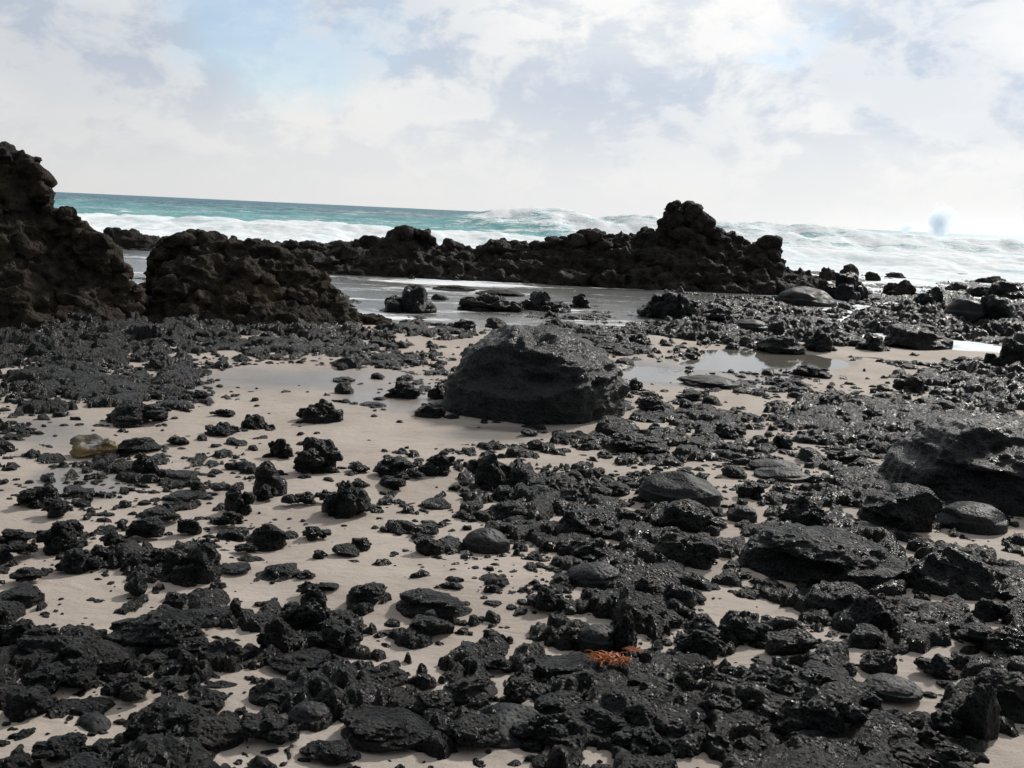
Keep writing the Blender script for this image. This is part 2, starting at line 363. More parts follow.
# ---------------------------------------------------------------- rock shapes
def rock_pts(seed, sub, kind, ax=(1, 1, 1), rot=True, skirt=True):
    r_ = np.random.RandomState(seed); V, F = ico(sub); P = V.copy()
    npl = {'rough': 9, 'angular': 13, 'smooth': 6, 'flat': 7, 'boulder': 6}[kind]
    lo = {'rough': .62, 'angular': .52, 'smooth': .74, 'flat': .6, 'boulder': .72}[kind]
    rad = np.ones(len(P))
    wp = V + .18 * np.stack([fbm(V * 1.7, 2, seed + 1), fbm(V * 1.7, 2, seed + 2), fbm(V * 1.7, 2, seed + 3)], 1) * (kind != 'smooth')
    for i in range(npl):
        n = r_.normal(size=3); n /= np.linalg.norm(n); d = r_.uniform(lo, .95)
        dt = np.maximum(wp @ n, 1e-3); rad = np.minimum(rad, d / dt)
    P = V * rad[:, None]; Q = P + seed * 1.37
    if kind == 'rough':
        k = 1 + .42 * fbm(Q * 1.4, 3, seed) + .28 * (.55 - cells3(Q * 2.1, seed)) + .14 * (.5 - cells3(Q * 5.2, seed + 4)) * (sub > 2) + .05 * fbm(Q * 7, 3, seed + 9)
        if sub >= 4: k = k + .07 * (cells3(Q * 6.5, seed + 6) - .5) + .05 * ridged(Q * 7, 3, seed + 2)
    elif kind in ('angular', 'flat'):
        k = 1 + .20 * fbm(Q * 1.6, 3, seed) + .09 * ridged(Q * 2.6, 3, seed + 3) + .03 * fbm(Q * 9, 3, seed + 5)
        if sub >= 4: k = k + .05 * (cells3(Q * 6, seed + 6) - .5) + .03 * ridged(Q * 8, 3, seed + 2)
    elif kind == 'boulder':
        k = 1 + .10 * fbm(Q * 1.5, 3, seed) + .07 * ridged(Q * np.array([2.2, 1.4, 2.8]), 4, seed + 3) + .030 * ridged(Q * 8, 4, seed + 5) + .03 * (.5 - cells3(Q * 9, seed + 6))
    else:
        k = 1 + .13 * fbm(Q * 1.3, 2, seed) + .015 * fbm(Q * 9, 3, seed + 5)
    P = P * k[:, None]
    if rot:
        q = r_.uniform(0, 2 * math.pi, 3)
        M = np.array((Matrix.Rotation(q[0], 3, 'X') @ Matrix.Rotation(q[1], 3, 'Y') @ Matrix.Rotation(q[2], 3, 'Z')))
        P = P @ M.T
    P = P - (P.max(0) + P.min(0)) / 2; P = P / ((P.max(0) - P.min(0)) / 2)
    if skirt:                                                    # the buried half spreads, so that no rock hovers over the sand
        rr_ = np.hypot(P[:, 0], P[:, 1]) + 1e-6; t = np.clip(.15 - P[:, 2], 0, 1)
        want = np.maximum(rr_, np.minimum(1.08, rr_ * (1 + .8 * t))); P[:, :2] *= (want / rr_)[:, None]
    return P * np.array(ax), F
def knob_pts(seed, sub, ax):              # a fused knobbly mass: one main lump with smaller ones grown into its sides
    r_ = np.random.RandomState(seed + 9); Vs, Fs, off = [], [], 0
    n = r_.randint(9, 16)
    for i in range(n):
        if i == 0: c, q = np.array([r_.uniform(-.2, .2), r_.uniform(-.1, .1), .08]), np.array([.55, .62, .85])
        else:
            t = r_.uniform(0, 6.283); d = r_.uniform(.30, .80); k = r_.uniform(.16, .40)
            c, q = np.array([d * math.cos(t), d * math.sin(t), r_.uniform(-.75, .30) * (1 if d > .5 else .6)]), np.array([k * 1.2, k, k * r_.uniform(.9, 1.5)])
        P, F = rock_pts(seed + i * 17, max(sub - (i > 0), 2), 'rough' if r_.rand() < .6 else 'angular', q); Vs.append(P + c); Fs.append(F + off); off += len(P)
    P = np.concatenate(Vs); P = P - (P.max(0) + P.min(0)) / 2; P = P / ((P.max(0) - P.min(0)) / 2)
    return P * np.array(ax), np.concatenate(Fs)
def lod(wpx): return 2 if wpx < 7 else 3 if wpx < 22 else 4 if wpx < 55 else 5

# ---------------------------------------------------------------- rocky outcrops: lumps welded into one crust, then roughened
def outcrop(name, prof, d0, d1, d2, rmin, rmax, n, voxel, mat_, seed, rc=None, base=-.6, amp=.10, nscale=2.2, **props):
    rr = np.random.RandomState(seed)
    W3 = np.array([at_y(px, py, d1) for px, py in prof]); X = W3[:, 0]; Z = W3[:, 2]
    Vs, Fs, off = [], [], 0
    def lump(c, r, sq):
        nonlocal off
        V, F = rock_pts(rr.randint(1 << 20), 2, 'angular', (r * rr.uniform(.9, 1.25), r, r * sq), True, False); Vs.append(V + c); Fs.append(F + off); off += len(V)
    rc = rc or rmin * .8
    xs = np.arange(X[0], X[-1], rc * .7)                      # the crest
    for x in xs:
        zt = np.interp(x, X, Z)
        if zt < base + .1: continue
        r = rc * rr.uniform(.7, 1.35)
        for q in range(3): lump(np.array([x, d1 + rr.uniform(-1, 1) * rmin * .8, zt - r * .9 - q * r * 1.2]), r, .95)
    xe = np.concatenate([X]); 
    for _ in range(n):                                           # the flanks
        x = rr.uniform(X[0], X[-1]); zt = np.interp(x, X, Z)
        t = rr.uniform(0, 1) ** .8; back = rr.rand() < .33
        y = d1 + (d0 - d1) * (1 - t) if not back else d1 + (d2 - d1) * (1 - t)
        r = rr.uniform(rmin, rmax) * (1.15 - .45 * t)
        ztt = min(np.interp(x - r * 1.3, X, Z, base, base), zt, np.interp(x + r * 1.3, X, Z, base, base))
        if ztt < base + .15: continue
        z = base + (ztt - base) * (t ** .75) - r * .9
        lump(np.array([x, y + rr.uniform(-.15, .15), z]), r, .85)
    for x in np.arange(X[0], X[-1], rmin * 1.6):                 # the core under the crest
        zt = min(np.interp(x - rmin * k_, X, Z, base, base) for k_ in (-1.8, -1.2, -.6, 0, .6, 1.2, 1.8)); z = zt - rmin * 2
        while z > base - rmin:
            f = (zt - z) / max(zt - base, .1)
            for k in np.linspace(0, 1, 4):
                y = d1 + (d0 - d1) * f * .75 * k if k < .6 else d1 + (d2 - d1) * f * .75 * (k - .5) * 2
                lump(np.array([x, y, z]), rmin * 1.5, 1)
            z -= rmin * 1.6
    me = mesh_np(name, np.concatenate(Vs), np.concatenate(Fs)); o = bpy.data.objects.new('t', me); C.objects.link(o)
    md = o.modifiers.new('r', 'REMESH'); md.mode = 'VOXEL'; md.voxel_size = voxel
    sm = o.modifiers.new('s', 'SMOOTH'); sm.factor = .5; sm.iterations = 16
    dg = bpy.context.evaluated_depsgraph_get(); ev = bpy.data.meshes.new_from_object(o.evaluated_get(dg))
    bpy.data.objects.remove(o); bpy.data.meshes.remove(me)
    nv = len(ev.vertices); co = np.zeros(nv * 3, np.float32); ev.vertices.foreach_get('co', co); co = co.reshape(-1, 3).astype(float)
    nr = np.zeros(nv * 3, np.float32); ev.vertex_normals.foreach_get('vector', nr); nr = nr.reshape(-1, 3)
    cw = co + .12 / nscale * np.stack([fbm(co * nscale * 2, 3, seed + 11), fbm(co * nscale * 2, 3, seed + 12), fbm(co * nscale * 2, 3, seed + 13)], 1)
    dsp = amp * (1.0 * fbm(cw * nscale, 4, seed, .6) + .9 * (cells3(cw * nscale * 1.5, seed + 2) - .45) + .8 * (cells3(cw * nscale * np.array([3.4, 3.4, 4.8]), seed + 3) - .45) + .7 * ridged(cw * nscale * np.array([2.6, 2.6, 4.5]), 4, seed + 4))
    co = co + nr * dsp[:, None]
    ev.vertices.foreach_set('co', co.astype(np.float32).ravel()); ev.polygons.foreach_set('use_smooth', np.ones(len(ev.polygons), bool)); ev.update(); ev.name = name
    return link(name, ev, mat_, **props)

outcrop('rock_outcrop', [(-190, 250), (-150, 180), (-60, 150), (-20, 146), (0, 149), (8, 148), (26, 154), (32, 158), (36, 166), (42, 172), (45, 182), (50, 192), (53, 206), (55, 216), (60, 211), (68, 209), (78, 217), (84, 228), (90, 232), (100, 238), (107, 250), (114, 264), (126, 284), (138, 308), (150, 332)],
        12.4, 13.9, 16.0, .20, .58, 300, .028, M_BROWN, 101, rc=.10, amp=.105, label='tall brown-black craggy outcrop rising above the sea at the left edge', category='rock outcrop')
outcrop('rock_outcrop', [(142, 332), (148, 302), (153, 276), (159, 254), (166, 242), (178, 237), (190, 232), (200, 229), (214, 237), (226, 241), (240, 244), (256, 241), (270, 243), (284, 252), (300, 264), (318, 277), (334, 292), (350, 306), (372, 319), (392, 330)],
        13.4, 15.3, 17.4, .18, .52, 300, .028, M_BROWN, 102, rc=.10, amp=.105, label='low brown weathered rock mound sloping down to the lagoon, beside the tall outcrop', category='rock outcrop')
outcrop('rock_ridge', [(255, 262), (270, 250), (293, 241), (318, 243), (343, 242), (353, 247), (374, 236), (386, 241), (401, 236), (407, 229), (427, 229), (436, 242), (461, 244), (473, 253), (491, 247), (512, 243), (528, 249), (539, 241), (553, 237), (566, 242), (580, 237), (591, 232), (609, 234), (624, 237), (645, 229), (660, 232), (665, 218), (668, 206), (674, 199), (681, 214), (686, 203), (692, 211), (700, 216), (708, 226), (714, 232), (734, 234), (742, 246), (758, 247), (765, 238), (774, 240), (781, 254), (786, 268), (804, 268), (818, 273), (830, 292)],
        27.2, 29.0, 32.5, .26, .70, 620, .042, M_RIDGE, 103, rc=.12, base=-.5, amp=.17, nscale=1.25, label='long jagged dark rock ridge with a tall horned crag, between lagoon and breakers', category='rock ridge')
outcrop('rock_reef', [(96, 250), (104, 236), (112, 231), (121, 228), (131, 232), (141, 236), (151, 236), (160, 240), (185, 246), (205, 256)],
        34.5, 36.0, 38.0, .25, .5, 60, .06, M_RIDGE, 104, base=-.5, amp=.14, nscale=1.1, label='row of small dark reef rocks in front of the surf, behind the brown outcrops', category='rock reef')

# ---------------------------------------------------------------- hero rocks: (px centre, py base, px width, px height, kind, material, label)
S, A_, Rg, Fl, B = 'smooth', 'angular', 'rough', 'flat', 'boulder'
HERO = [
 # -- beach, left
 (137,426,54,27,Rg,'jagged black lump on the bare sand above the yellow-patched stone'), (93,454,40,22,A_,'grey stone with a yellow crust beside the shallow puddle'),
 (200,398,24,8,Rg),(223,417,24,9,Rg),(222,435,32,14,Rg),(250,429,22,16,Rg),(138,451,38,16,A_),(178,444,19,9,Rg),(142,473,30,22,Rg),(38,503,34,18,Rg),(57,513,26,16,Rg),
 (182,477,26,6,Fl),(218,489,14,6,A_),(188,499,32,6,Fl),(198,492,13,13,A_),(240,508,28,24,Rg),(266,497,22,14,Rg),
 (344,381,20,6,Fl),(344,392,17,12,A_),(403,398,36,19,Rg,'craggy black rock standing alone on wet sand beside the big central boulder'),(405,381,16,6,Rg),(378,378,13,6,Rg),(320,422,44,26,Rg,'low rough black rock with brown tint, on open sand in the middle distance'),
 (261,429,26,16,Rg),(373,407,24,4,Fl),(430,416,28,15,S),(438,399,20,20,Rg),
 (318,471,46,36,Rg,'glossy craggy black rock topping the pile on the open sand'),(270,491,30,34,A_,'upright grey-lit slab leaning beside the glossy craggy rock'),(281,455,24,18,Rg),(359,470,21,9,Rg),(398,476,48,20,Rg),(436,473,36,22,Rg),
 (492,484,50,36,Rg,'tall dark rock at the edge of the smooth sand, in front of the central boulder'),(518,486,36,26,Rg),(347,514,48,36,Rg,'lumpy black rock cluster with shiny facets, centre left of the sand flat'),(395,485,20,8,A_),(325,499,20,10,Rg),(305,501,20,10,Rg),(290,502,16,9,Rg),
 (189,530,22,14,S),(146,534,34,19,A_,'smooth-topped black stone with a sand skirt, left of the round black cobble'),(113,545,24,15,Rg),(14,543,36,14,Rg),(22,553,26,12,Rg),(62,546,44,26,Rg),(80,568,42,22,Rg),(102,557,26,13,Rg),
 (139,568,28,18,Rg),(136,592,20,19,A_),(190,582,58,42,Rg,'large knobbly black rock alone on the sand, lower left'),(204,560,30,24,Rg),(168,564,30,18,Rg),(174,609,22,17,Rg),(236,572,28,8,Fl),(228,524,28,15,Rg),(246,551,22,9,Rg),(236,616,12,20,A_),
 (28,579,30,12,Rg),(18,605,42,20,A_),(163,518,30,11,A_),(268,544,38,24,A_,'dark pyramid-like rock on bare sand, right of the knobbly lone rock'),(345,556,26,13,A_),(361,549,21,13,Rg),(320,558,14,9,Rg),(317,537,27,13,Rg),
 (425,533,25,10,A_),(486,550,44,24,S,'smooth blocky grey-black stone at the right border of the sand flat'),(428,552,30,17,A_),(367,603,38,24,A_),(430,613,64,26,A_,'wide glossy black ledge of rock below the blocky smooth stone'),(326,590,24,9,A_),(305,578,20,8,Rg),(311,594,26,14,Rg),
 # -- lower left piles
 (165,650,104,44,Rg,'biggest ragged black mass of the lower left, lying across the sand'),(98,668,62,34,A_),(40,660,60,34,Rg),(60,690,66,28,Rg),(12,650,46,30,Rg),(305,628,56,44,Rg,'tall heap-like black rock in the lower middle left'),(335,650,54,32,Rg),(278,650,40,38,Rg),(225,660,44,24,A_),
 (382,686,48,24,A_),(300,670,60,18,A_),(275,704,48,28,A_),(385,746,92,36,A_,'broad dark slab at the bottom edge, lower middle'),(311,724,42,24,S),(428,712,52,26,Rg),(422,674,11,12,A_,'tiny pale pointed stone on the sand, lower middle'),(392,626,15,8,A_),(494,669,30,14,A_),(431,635,44,22,A_),
 (205,712,46,22,Rg),(30,715,50,30,Rg),(150,745,50,34,Rg),(215,745,54,28,A_),(130,700,52,26,Rg),(270,745,56,30,Rg),(330,762,60,24,Rg),(60,760,48,24,Rg),
 # -- around the boulder, right
 (632,390,20,14,Rg),(651,411,24,17,A_),(664,413,22,9,S),(617,433,40,18,A_,'wedge-shaped black rock on clean sand just right of the central boulder'),(529,434,16,7,A_),(574,439,32,8,Fl),(708,386,56,12,Fl,'flat brownish-grey slab beside the bright tide pool'),(693,401,32,12,Rg),(711,404,16,10,A_),(640,453,56,22,Rg),(726,437,36,16,Rg),
 (679,504,74,36,S,'large smooth dome-shaped grey cobble'),(686,530,50,34,A_,'block-shaped angular rock leaning against the dome-shaped cobble'),(539,498,22,14,S),(598,494,14,8,S),(569,502,18,15,S),(742,519,26,15,S,'pale-edged round cobble between the dome-shaped cobble and the large flat rock'),(733,478,24,14,A_),(750,497,26,18,Rg),
 (775,471,46,12,S),(781,480,48,14,S,'rounded flat cobble lying under another flat cobble, right of centre'),(807,376,44,13,Rg),(910,392,30,17,Rg),(825,408,26,14,Rg),(868,420,30,12,Rg),(780,448,22,16,Rg),
 (898,530,74,50,A_,'wedge-shaped rock with a glittering right slope, beside the big right boulder'),(971,529,56,28,S,'long smooth rounded stone at the foot of the big right boulder'),(820,579,144,58,A_,'widest flat-topped rock with a shining wet face, right of centre'),(862,533,38,12,S),(948,594,80,50,A_,'twin-peaked black rock below the long smooth stone'),(800,525,44,32,Rg),
 (922,611,33,10,S,'short brick-like dark stone lying on sand, lower right'),(832,611,46,30,A_),(873,629,48,36,A_),(990,621,32,22,Rg),(589,535,58,28,S),(586,562,58,28,Rg),(594,586,54,27,S,'smooth grey rounded stone in the dark rubble, centre of the foreground'),(684,563,66,36,Rg),(548,609,42,26,Rg),(648,604,38,28,Rg),(679,604,32,24,A_),
 (664,623,36,14,A_,'thin dark wedge-shaped stone stuck in the sand above the orange seaweed'),(621,650,30,44,Rg),(597,647,38,24,S,'smooth grey-brown stone just above the orange seaweed'),(627,523,25,15,A_),(711,534,16,11,A_),(562,676,62,20,A_),(520,703,42,26,Rg),(718,721,44,30,A_),(678,739,48,28,S),(572,643,30,18,Rg),
 (892,697,50,19,S,'curved smooth seal-like stone on bare sand, lower right'),(872,719,38,25,Rg),(974,736,40,56,A_,'upright jagged black rock on the sand, lower right corner'),(947,734,31,22,Rg),(933,744,27,15,Rg),(1012,714,72,46,A_,'dark boulder cut off by the right edge, lower right'),(878,672,32,24,A_),(846,673,18,12,Rg),(936,676,40,24,Rg),(998,656,70,34,Rg),(815,745,96,56,Rg,'large black bedrock lump at the bottom edge, right of centre'),(780,700,66,34,Rg),(820,690,50,24,A_),(650,700,60,26,Rg),(735,690,50,26,Rg),(600,735,66,30,Rg),(540,745,60,34,Rg),(470,700,52,26,A_),(470,745,60,30,A_),(700,655,46,28,Rg),(745,640,52,32,Rg),(560,715,50,24,A_),(790,655,50,28,A_),
 (640,755,60,30,Rg),(745,760,48,24,Rg),(905,765,60,20,Rg),(958,770,50,22,Rg),
 # -- mid distance, right
 (917,346,56,24,A_,'blue-grey domed boulder at the far edge of the bright sand strip'),(1003,369,38,32,Rg,'dark rough rock behind the big right boulder at the right edge'),(805,306,52,21,S,'smooth grey whale-backed boulder at the foot of the rock ridge'),(843,301,42,30,Rg),(932,308,32,22,Rg),(967,318,36,20,S),(1003,303,60,22,Rg),(995,320,32,26,A_),(900,297,34,18,Rg),(780,351,42,18,S),(820,351,32,24,Rg),(870,350,26,18,Rg),
 (668,313,58,30,Rg,'lumpy dark rock mound between lagoon and rubble shelf'),(720,320,34,14,Rg),(750,330,30,12,S),(610,352,30,10,S),(640,345,22,12,Rg),
 # -- lagoon
 (408,313,54,32,Rg,'rounded black rock standing alone in the lagoon'),(440,300,16,7,Rg,'tiny black rock in the lagoon, beside the rounded lone one'),(480,311,42,20,Rg),(505,312,34,18,Rg),(538,311,40,22,Rg),(580,308,22,16,Rg),(556,312,30,12,Rg),(455,291,40,5,Fl),(500,296,44,8,Fl),(555,331,20,13,Rg),(578,336,24,10,Rg),(460,330,30,12,Rg),(496,328,20,12,A_),
 # -- surf
 (227,230,11,8,Rg,'small rock in the white surf far off, left of the ridge'),(213,230,5,3,Rg),(954,248,22,5,Rg),(975,243,9,5,A_),(990,251,22,6,Rg),(1017,250,18,8,Rg),(852,255,14,4,Rg),(888,248,24,2,Fl),(895,278,17,6,Rg),(964,276,18,3,Fl),(956,291,18,9,Rg),(849,275,16,12,A_),(828,281,18,15,Rg),(872,281,14,10,Rg),(996,284,34,8,Rg),(921,246,12,2,Fl),(1003,243,8,4,A_),(974,252,18,3,Fl),
]
rocks = []      # [obj, kind word, px, py, wpx, world width, label]
def base_level(px, py):
    hor = 189 + (px) * .0463
    if py - hor < 82 or (px > 340 and px < 600 and py < 325): return WATER
    return 0.0
def place_hero(h, i):
    px, py, wp, hp, kind = h[:5]; lab = h[5] if len(h) > 5 else None
    if kind == S and not lab and i % 3: kind = A_
    z0 = base_level(px, py); g = at(px, py, z0); d = math.hypot(g[0], g[1]); k = d / FPX
    a = wp * k / 2; th = math.atan2(EYE - z0, d)
    b = a * (.85 if kind != Fl else 1.0)
    if py > 620: b = min(b, .7 * a + .02)
    b = min(b, max(.5 * a, hp * k * .9 / math.sin(th))) if math.sin(th) > 0 else b
    H = max((hp * k - b * math.sin(th) * .9) / math.cos(th), .35 * a)
    if kind == Fl: H = max(H * .7, .12 * a)
    dirn = np.array([g[0], g[1]]) / d; c0 = np.array([g[0], g[1]]) + dirn * b * .85
    H *= .9; c = H * .72; zc = z0 + H - c
    P, F = knob_pts(1000 + i * 13, min(lod(wp) + 1, 5), (a * 1.1, b * 1.1, c * 1.05)) if kind == Rg and wp > 19 else rock_pts(1000 + i * 13, min(lod(wp) + (wp > 16), 5 if wp < 70 else 6), 'rough' if kind == Rg and wp < 24 else kind, (a * 1.06, b * 1.06, c))
    ang = math.atan2(dirn[0], dirn[1]); ca, sa = math.cos(-ang), math.sin(-ang)
    P = np.stack([P[:, 0] * ca - P[:, 1] * sa, P[:, 0] * sa + P[:, 1] * ca, P[:, 2]], 1)
    me = mesh_np('rock', P, F)
    m_ = {S: M_SMOOTH, A_: M_ROCK, Rg: M_ROCK, Fl: M_ROCK, B: M_ROCK}[kind]
    if z0 < 0 and py < 300: m_ = M_RIDGE
    if i == 1: m_ = M_YEL
    if lab and 'brownish-grey' in lab: m_ = M_DULL
    o = link('rock', me, m_, category='rock', group='black lava rocks strewn over the beach'); o.location = (c0[0], c0[1], zc)
    rocks.append([o, kind, px, py, wp, a * 2, lab])
    HERO_FLAT.append((c0[0], c0[1], max(a, b) * 1.05))
for i, h in enumerate(HERO): place_hero(h, i)
# the two great boulders
def great(px, py, wp, ztop, b, seed, label, lean, fn=None):
    g = at(px, py); k = g[1] / FPX; a = wp * k / 2
    P, F = rock_pts(seed, 6, B, (1, 1, 1), False, True)
    P = np.sign(P) * np.abs(P) ** .94
    P[:, 0] += lean * P[:, 2]
    P = P / np.abs(P).max(0) * np.array([a, b, ztop * .62])
    if fn: P = fn(P)
    nr = P / np.linalg.norm(P, axis=1)[:, None]
    P = P + nr * (.05 * fbm(P * 2.6, 3, seed + 4) + .085 * ridged(P * np.array([4, 3, 6.]) + 3, 4, seed + 1) * sstep(-.35, .25, P[:, 0] / a + P[:, 2] / ztop) + .03 * (.5 - cells3(P * 12, seed + 2)) + .012 * ridged(P * 22, 3, seed + 8))[:, None]
    o = link('boulder', mesh_np('boulder', P, F), M_BOULDER, label=label, category='boulder'); o.location = (g[0], g[1] + b * .88, ztop - ztop * .62)
    HERO_FLAT.append((g[0], g[1] + b * .9, max(a, b) * 1.05)); return o
great(532, 419, 192, .60, .66, 77, 'big black boulder standing on smooth sand in the middle of the beach', .05)
great(1030, 512, 215, .40, .68, 83, 'big low wrinkled black boulder cut off by the right edge', .10)

# ---------------------------------------------------------------- ground: sand sheet and lava bed
x, y, F = polar(-88, 88, 900, np.concatenate([np.geomspace(.25, 1.5, 12), 1 / np.linspace(1 / 1.6, 1 / 34., 330), [40, 60, 120]]))
P2 = np.stack([x, y], 1)
px_, py_ = proj(x, y, np.zeros_like(x))
def wetblob(cx, cy, rx, ry): return np.clip(1 - np.sqrt(((px_ - cx) / rx) ** 2 + ((py_ - cy) / ry) ** 2), 0, 1)
wet = np.maximum.reduce([wetblob(300, 378, 260, 26) * 1.0, wetblob(420, 396, 150, 26) * 1.4, wetblob(500, 430, 110, 16) * 1.2, wetblob(80, 478, 75, 26) * 1.9, wetblob(30, 430, 130, 34) * 1.0,
                         wetblob(160, 385, 110, 22) * 1.2, wetblob(700, 372, 170, 24) * 1.6, wetblob(540, 420, 120, 14) * .8, wetblob(460, 690, 500, 90) * .5, sstep(15, 16.2, y) * 1.0])
wet = np.maximum(wet, .62 * sstep(-.05, .01, bed_z(x, y) - sand_z(x, y)))
link('sand', mesh_np('sand', np.stack([x, y, sand_z(x, y)], 1), F, {'wet': np.clip(wet, 0, 1)}), M_SAND, kind='structure')
x, y, F = polar(-46, 46, 1350, np.concatenate([np.geomspace(1.5, 2.15, 40), np.geomspace(2.2, 8, 370), np.arange(8.03, 27, .034), np.linspace(27, 44, 100)]))
link('lava_bed', mesh_np('lava_bed', np.stack([x, y, bed_z(x, y)], 1), F), M_ROCK, kind='structure')
V, F = [[1.0, 10.9, -.034], [6.6, 10.9, -.034], [6.6, 14.8, -.034], [1.0, 14.8, -.034]], [[0, 1, 2, 3]]
link('tide_pool', mesh_np('tide_pool', np.array(V), F), M_POOL, kind='structure')

# ---------------------------------------------------------------- sea
ds = np.concatenate([np.linspace(14.6, 34, 90), 1 / np.linspace(1 / 34.2, 1 / 240., 420), np.geomspace(245, 9000, 110)])
x, y, F = polar(-52, 52, 760, ds); P2 = np.stack([x, y], 1)
azp = proj(x, y, np.full_like(x, EYE))[0]            # bearing, as a column of the view
wob = 2.5 * fbm(P2 * .05, 3, 51) + 1.2 * fbm(P2 * .2, 3, 52)
def crest(Y0, wf_, wb_, slope=0.0):
    t = y + slope * x + wob - Y0
    return np.where(t < 0, np.exp(-(t / wf_) ** 2), np.exp(-(t / wb_) ** 2))
m = 1 + .35 * fbm(P2 * .12, 3, 53)
right = sstep(400, 520, azp + 25 * fbm(P2 * .1, 2, 54)) 
farR = sstep(760, 900, azp)
w1 = crest(54, 3.0, 8) * .62 * m
w2 = crest(80, 4.0, 9) * m * (.45 + 1.25 * right * (1 - .5 * farR))
w2b = crest(95, 4.0, 10) * (.50 * m)
w3 = crest(128, 7, 14) * m * (.75 - .3 * right)
w4 = crest(210, 10, 20) * m * .75 + crest(330, 12, 30) * m * .9
sea_on = sstep(33, 44, y)
z = WATER + (w1 + w2 + w2b + w3 + w4) * sea_on
z = z + sea_on * (.10 * fbm(P2 * .45, 4, 55) + .05 * fbm(P2 * 1.8, 3, 56)) * np.clip(140 / np.maximum(y, 1), .0, 1) 
rough_foam = sea_on * sstep(36, 50, y) * (1 - sstep(95, 130, y))
z = z + .22 * rough_foam * (domes(P2 / 2.6, 57) + .5 * domes(P2 / 1.1, 58)) * (crest(54, 9, 9) * .8 + crest(78, 7, 7) * right * 1.4)
far = sstep(100, 300, y); z = z + far * .8 * fbm(P2 * np.array([.012, .03]), 3, 59)
foam = .95 * sstep(38, 42, y) * (1 - sstep(60, 66, y + 2 * wob * .3))
foam = np.maximum(foam, .62 * sstep(33, 38, y) * (1 - sstep(60, 66, y)))
foam = np.maximum(foam, right * (1 - sstep(86, 96, y)) * sstep(55, 60, y) * (.82 + .25 * fbm(P2 * .15, 3, 60) - .20))
foam = np.maximum(foam, sstep(640, 740, azp) * sstep(33, 36, y) * (1 - sstep(200, 700, y)) * .64)
foam = np.maximum(foam, .42 * crest(96, 2, 2) + .0); foam = np.maximum(foam, .40 * crest(128, 3, 3)); foam = np.maximum(foam, .38 * crest(210, 4, 4)); foam = np.maximum(foam, (.34 + .12 * fbm(P2 * np.array([.03, .09]), 3, 63)) * (y > 60) * (1 - .5 * sstep(200, 500, y)))
foam = foam * sea_on
foam = foam + (1 - sea_on) * (.31 + .22 * np.clip(fbm(P2 * np.array([.5, 1.2]), 3, 61), 0, 1) + .40 * np.exp(-(((azp - 455) / 60) ** 2)) * np.exp(-((y - 27) / 2.2) ** 2) + .35 * sstep(800, 860, azp))
deep = sstep(95, 300, y + 60 * (1 - right)) * (1 - .6 * farR) 
lagv = 1 - sea_on
z = z + (1 - sea_on) * .012 * fbm(P2 * np.array([1.2, 3.]), 3, 62)
link('sea', mesh_np('sea', np.stack([x, y, z], 1), F, {'foam': foam, 'deep': np.clip(deep, 0, 1), 'lagoon': lagv}), M_SEA, kind='structure')
m, s = mat('drifting_surf_mist')
gen = s.n('ShaderNodeSeparateXYZ', {0: s.n('ShaderNodeTexCoord').outputs['Generated']})
tz = s.ramp(gen.outputs[2], .0, 1.0, 1.0, 0.0); tx = s.ramp(gen.outputs[0], .0, .45, 0.0, 1.0)
nn = s.ramp(s.noise(s.n('ShaderNodeNewGeometry').outputs['Position'], .05, 3).outputs[0], .3, .7, .5, 1.3)
v = s.n('ShaderNodeVolumePrincipled', {'Color': (.96, .98, 1, 1), 'Anisotropy': .5, 'Density': s.m('MULTIPLY', .009, s.m('MULTIPLY', nn, s.m('MULTIPLY', tx, s.m('MULTIPLY', tz, tz))))})
s.n('ShaderNodeOutputMaterial', {1: v.outputs[0]}); M_MIST = m
Vb = np.array([[8, 60, -.6], [160, 60, -.6], [260, 230, -.6], [20, 230, -.6], [8, 60, 9], [160, 60, 9], [260, 230, 9], [20, 230, 9]], float)
link('sea_mist', mesh_np('sea_mist', Vb, [[0, 3, 2, 1], [4, 5, 6, 7], [0, 1, 5, 4], [1, 2, 6, 5], [2, 3, 7, 6], [3, 0, 4, 7]], smooth=False), M_MIST, kind='stuff', label='thin white mist drifting over the breaking surf', category='mist')
def spray(px, pyb, wp, hp, Y, label, seed):
    g = at_y(px, pyb, Y); k = Y / FPX
    P, F_ = rock_pts(seed, 4, 'rough', (wp * k / 2, wp * k / 2, hp * k / 2), False, False)
    o = link('sea_spray', mesh_np('sea_spray', P, F_), M_SPRAY, label=label, category='spray', group='spray bursts over the far surf'); o.location = (g[0], g[1], g[2] + hp * k / 2)
spray(939, 243, 36, 50, 150, 'tall column of sea spray bursting over the far surf', 3)
spray(907, 234, 22, 16, 150, 'low puff of sea spray beside the tall spray column', 5)

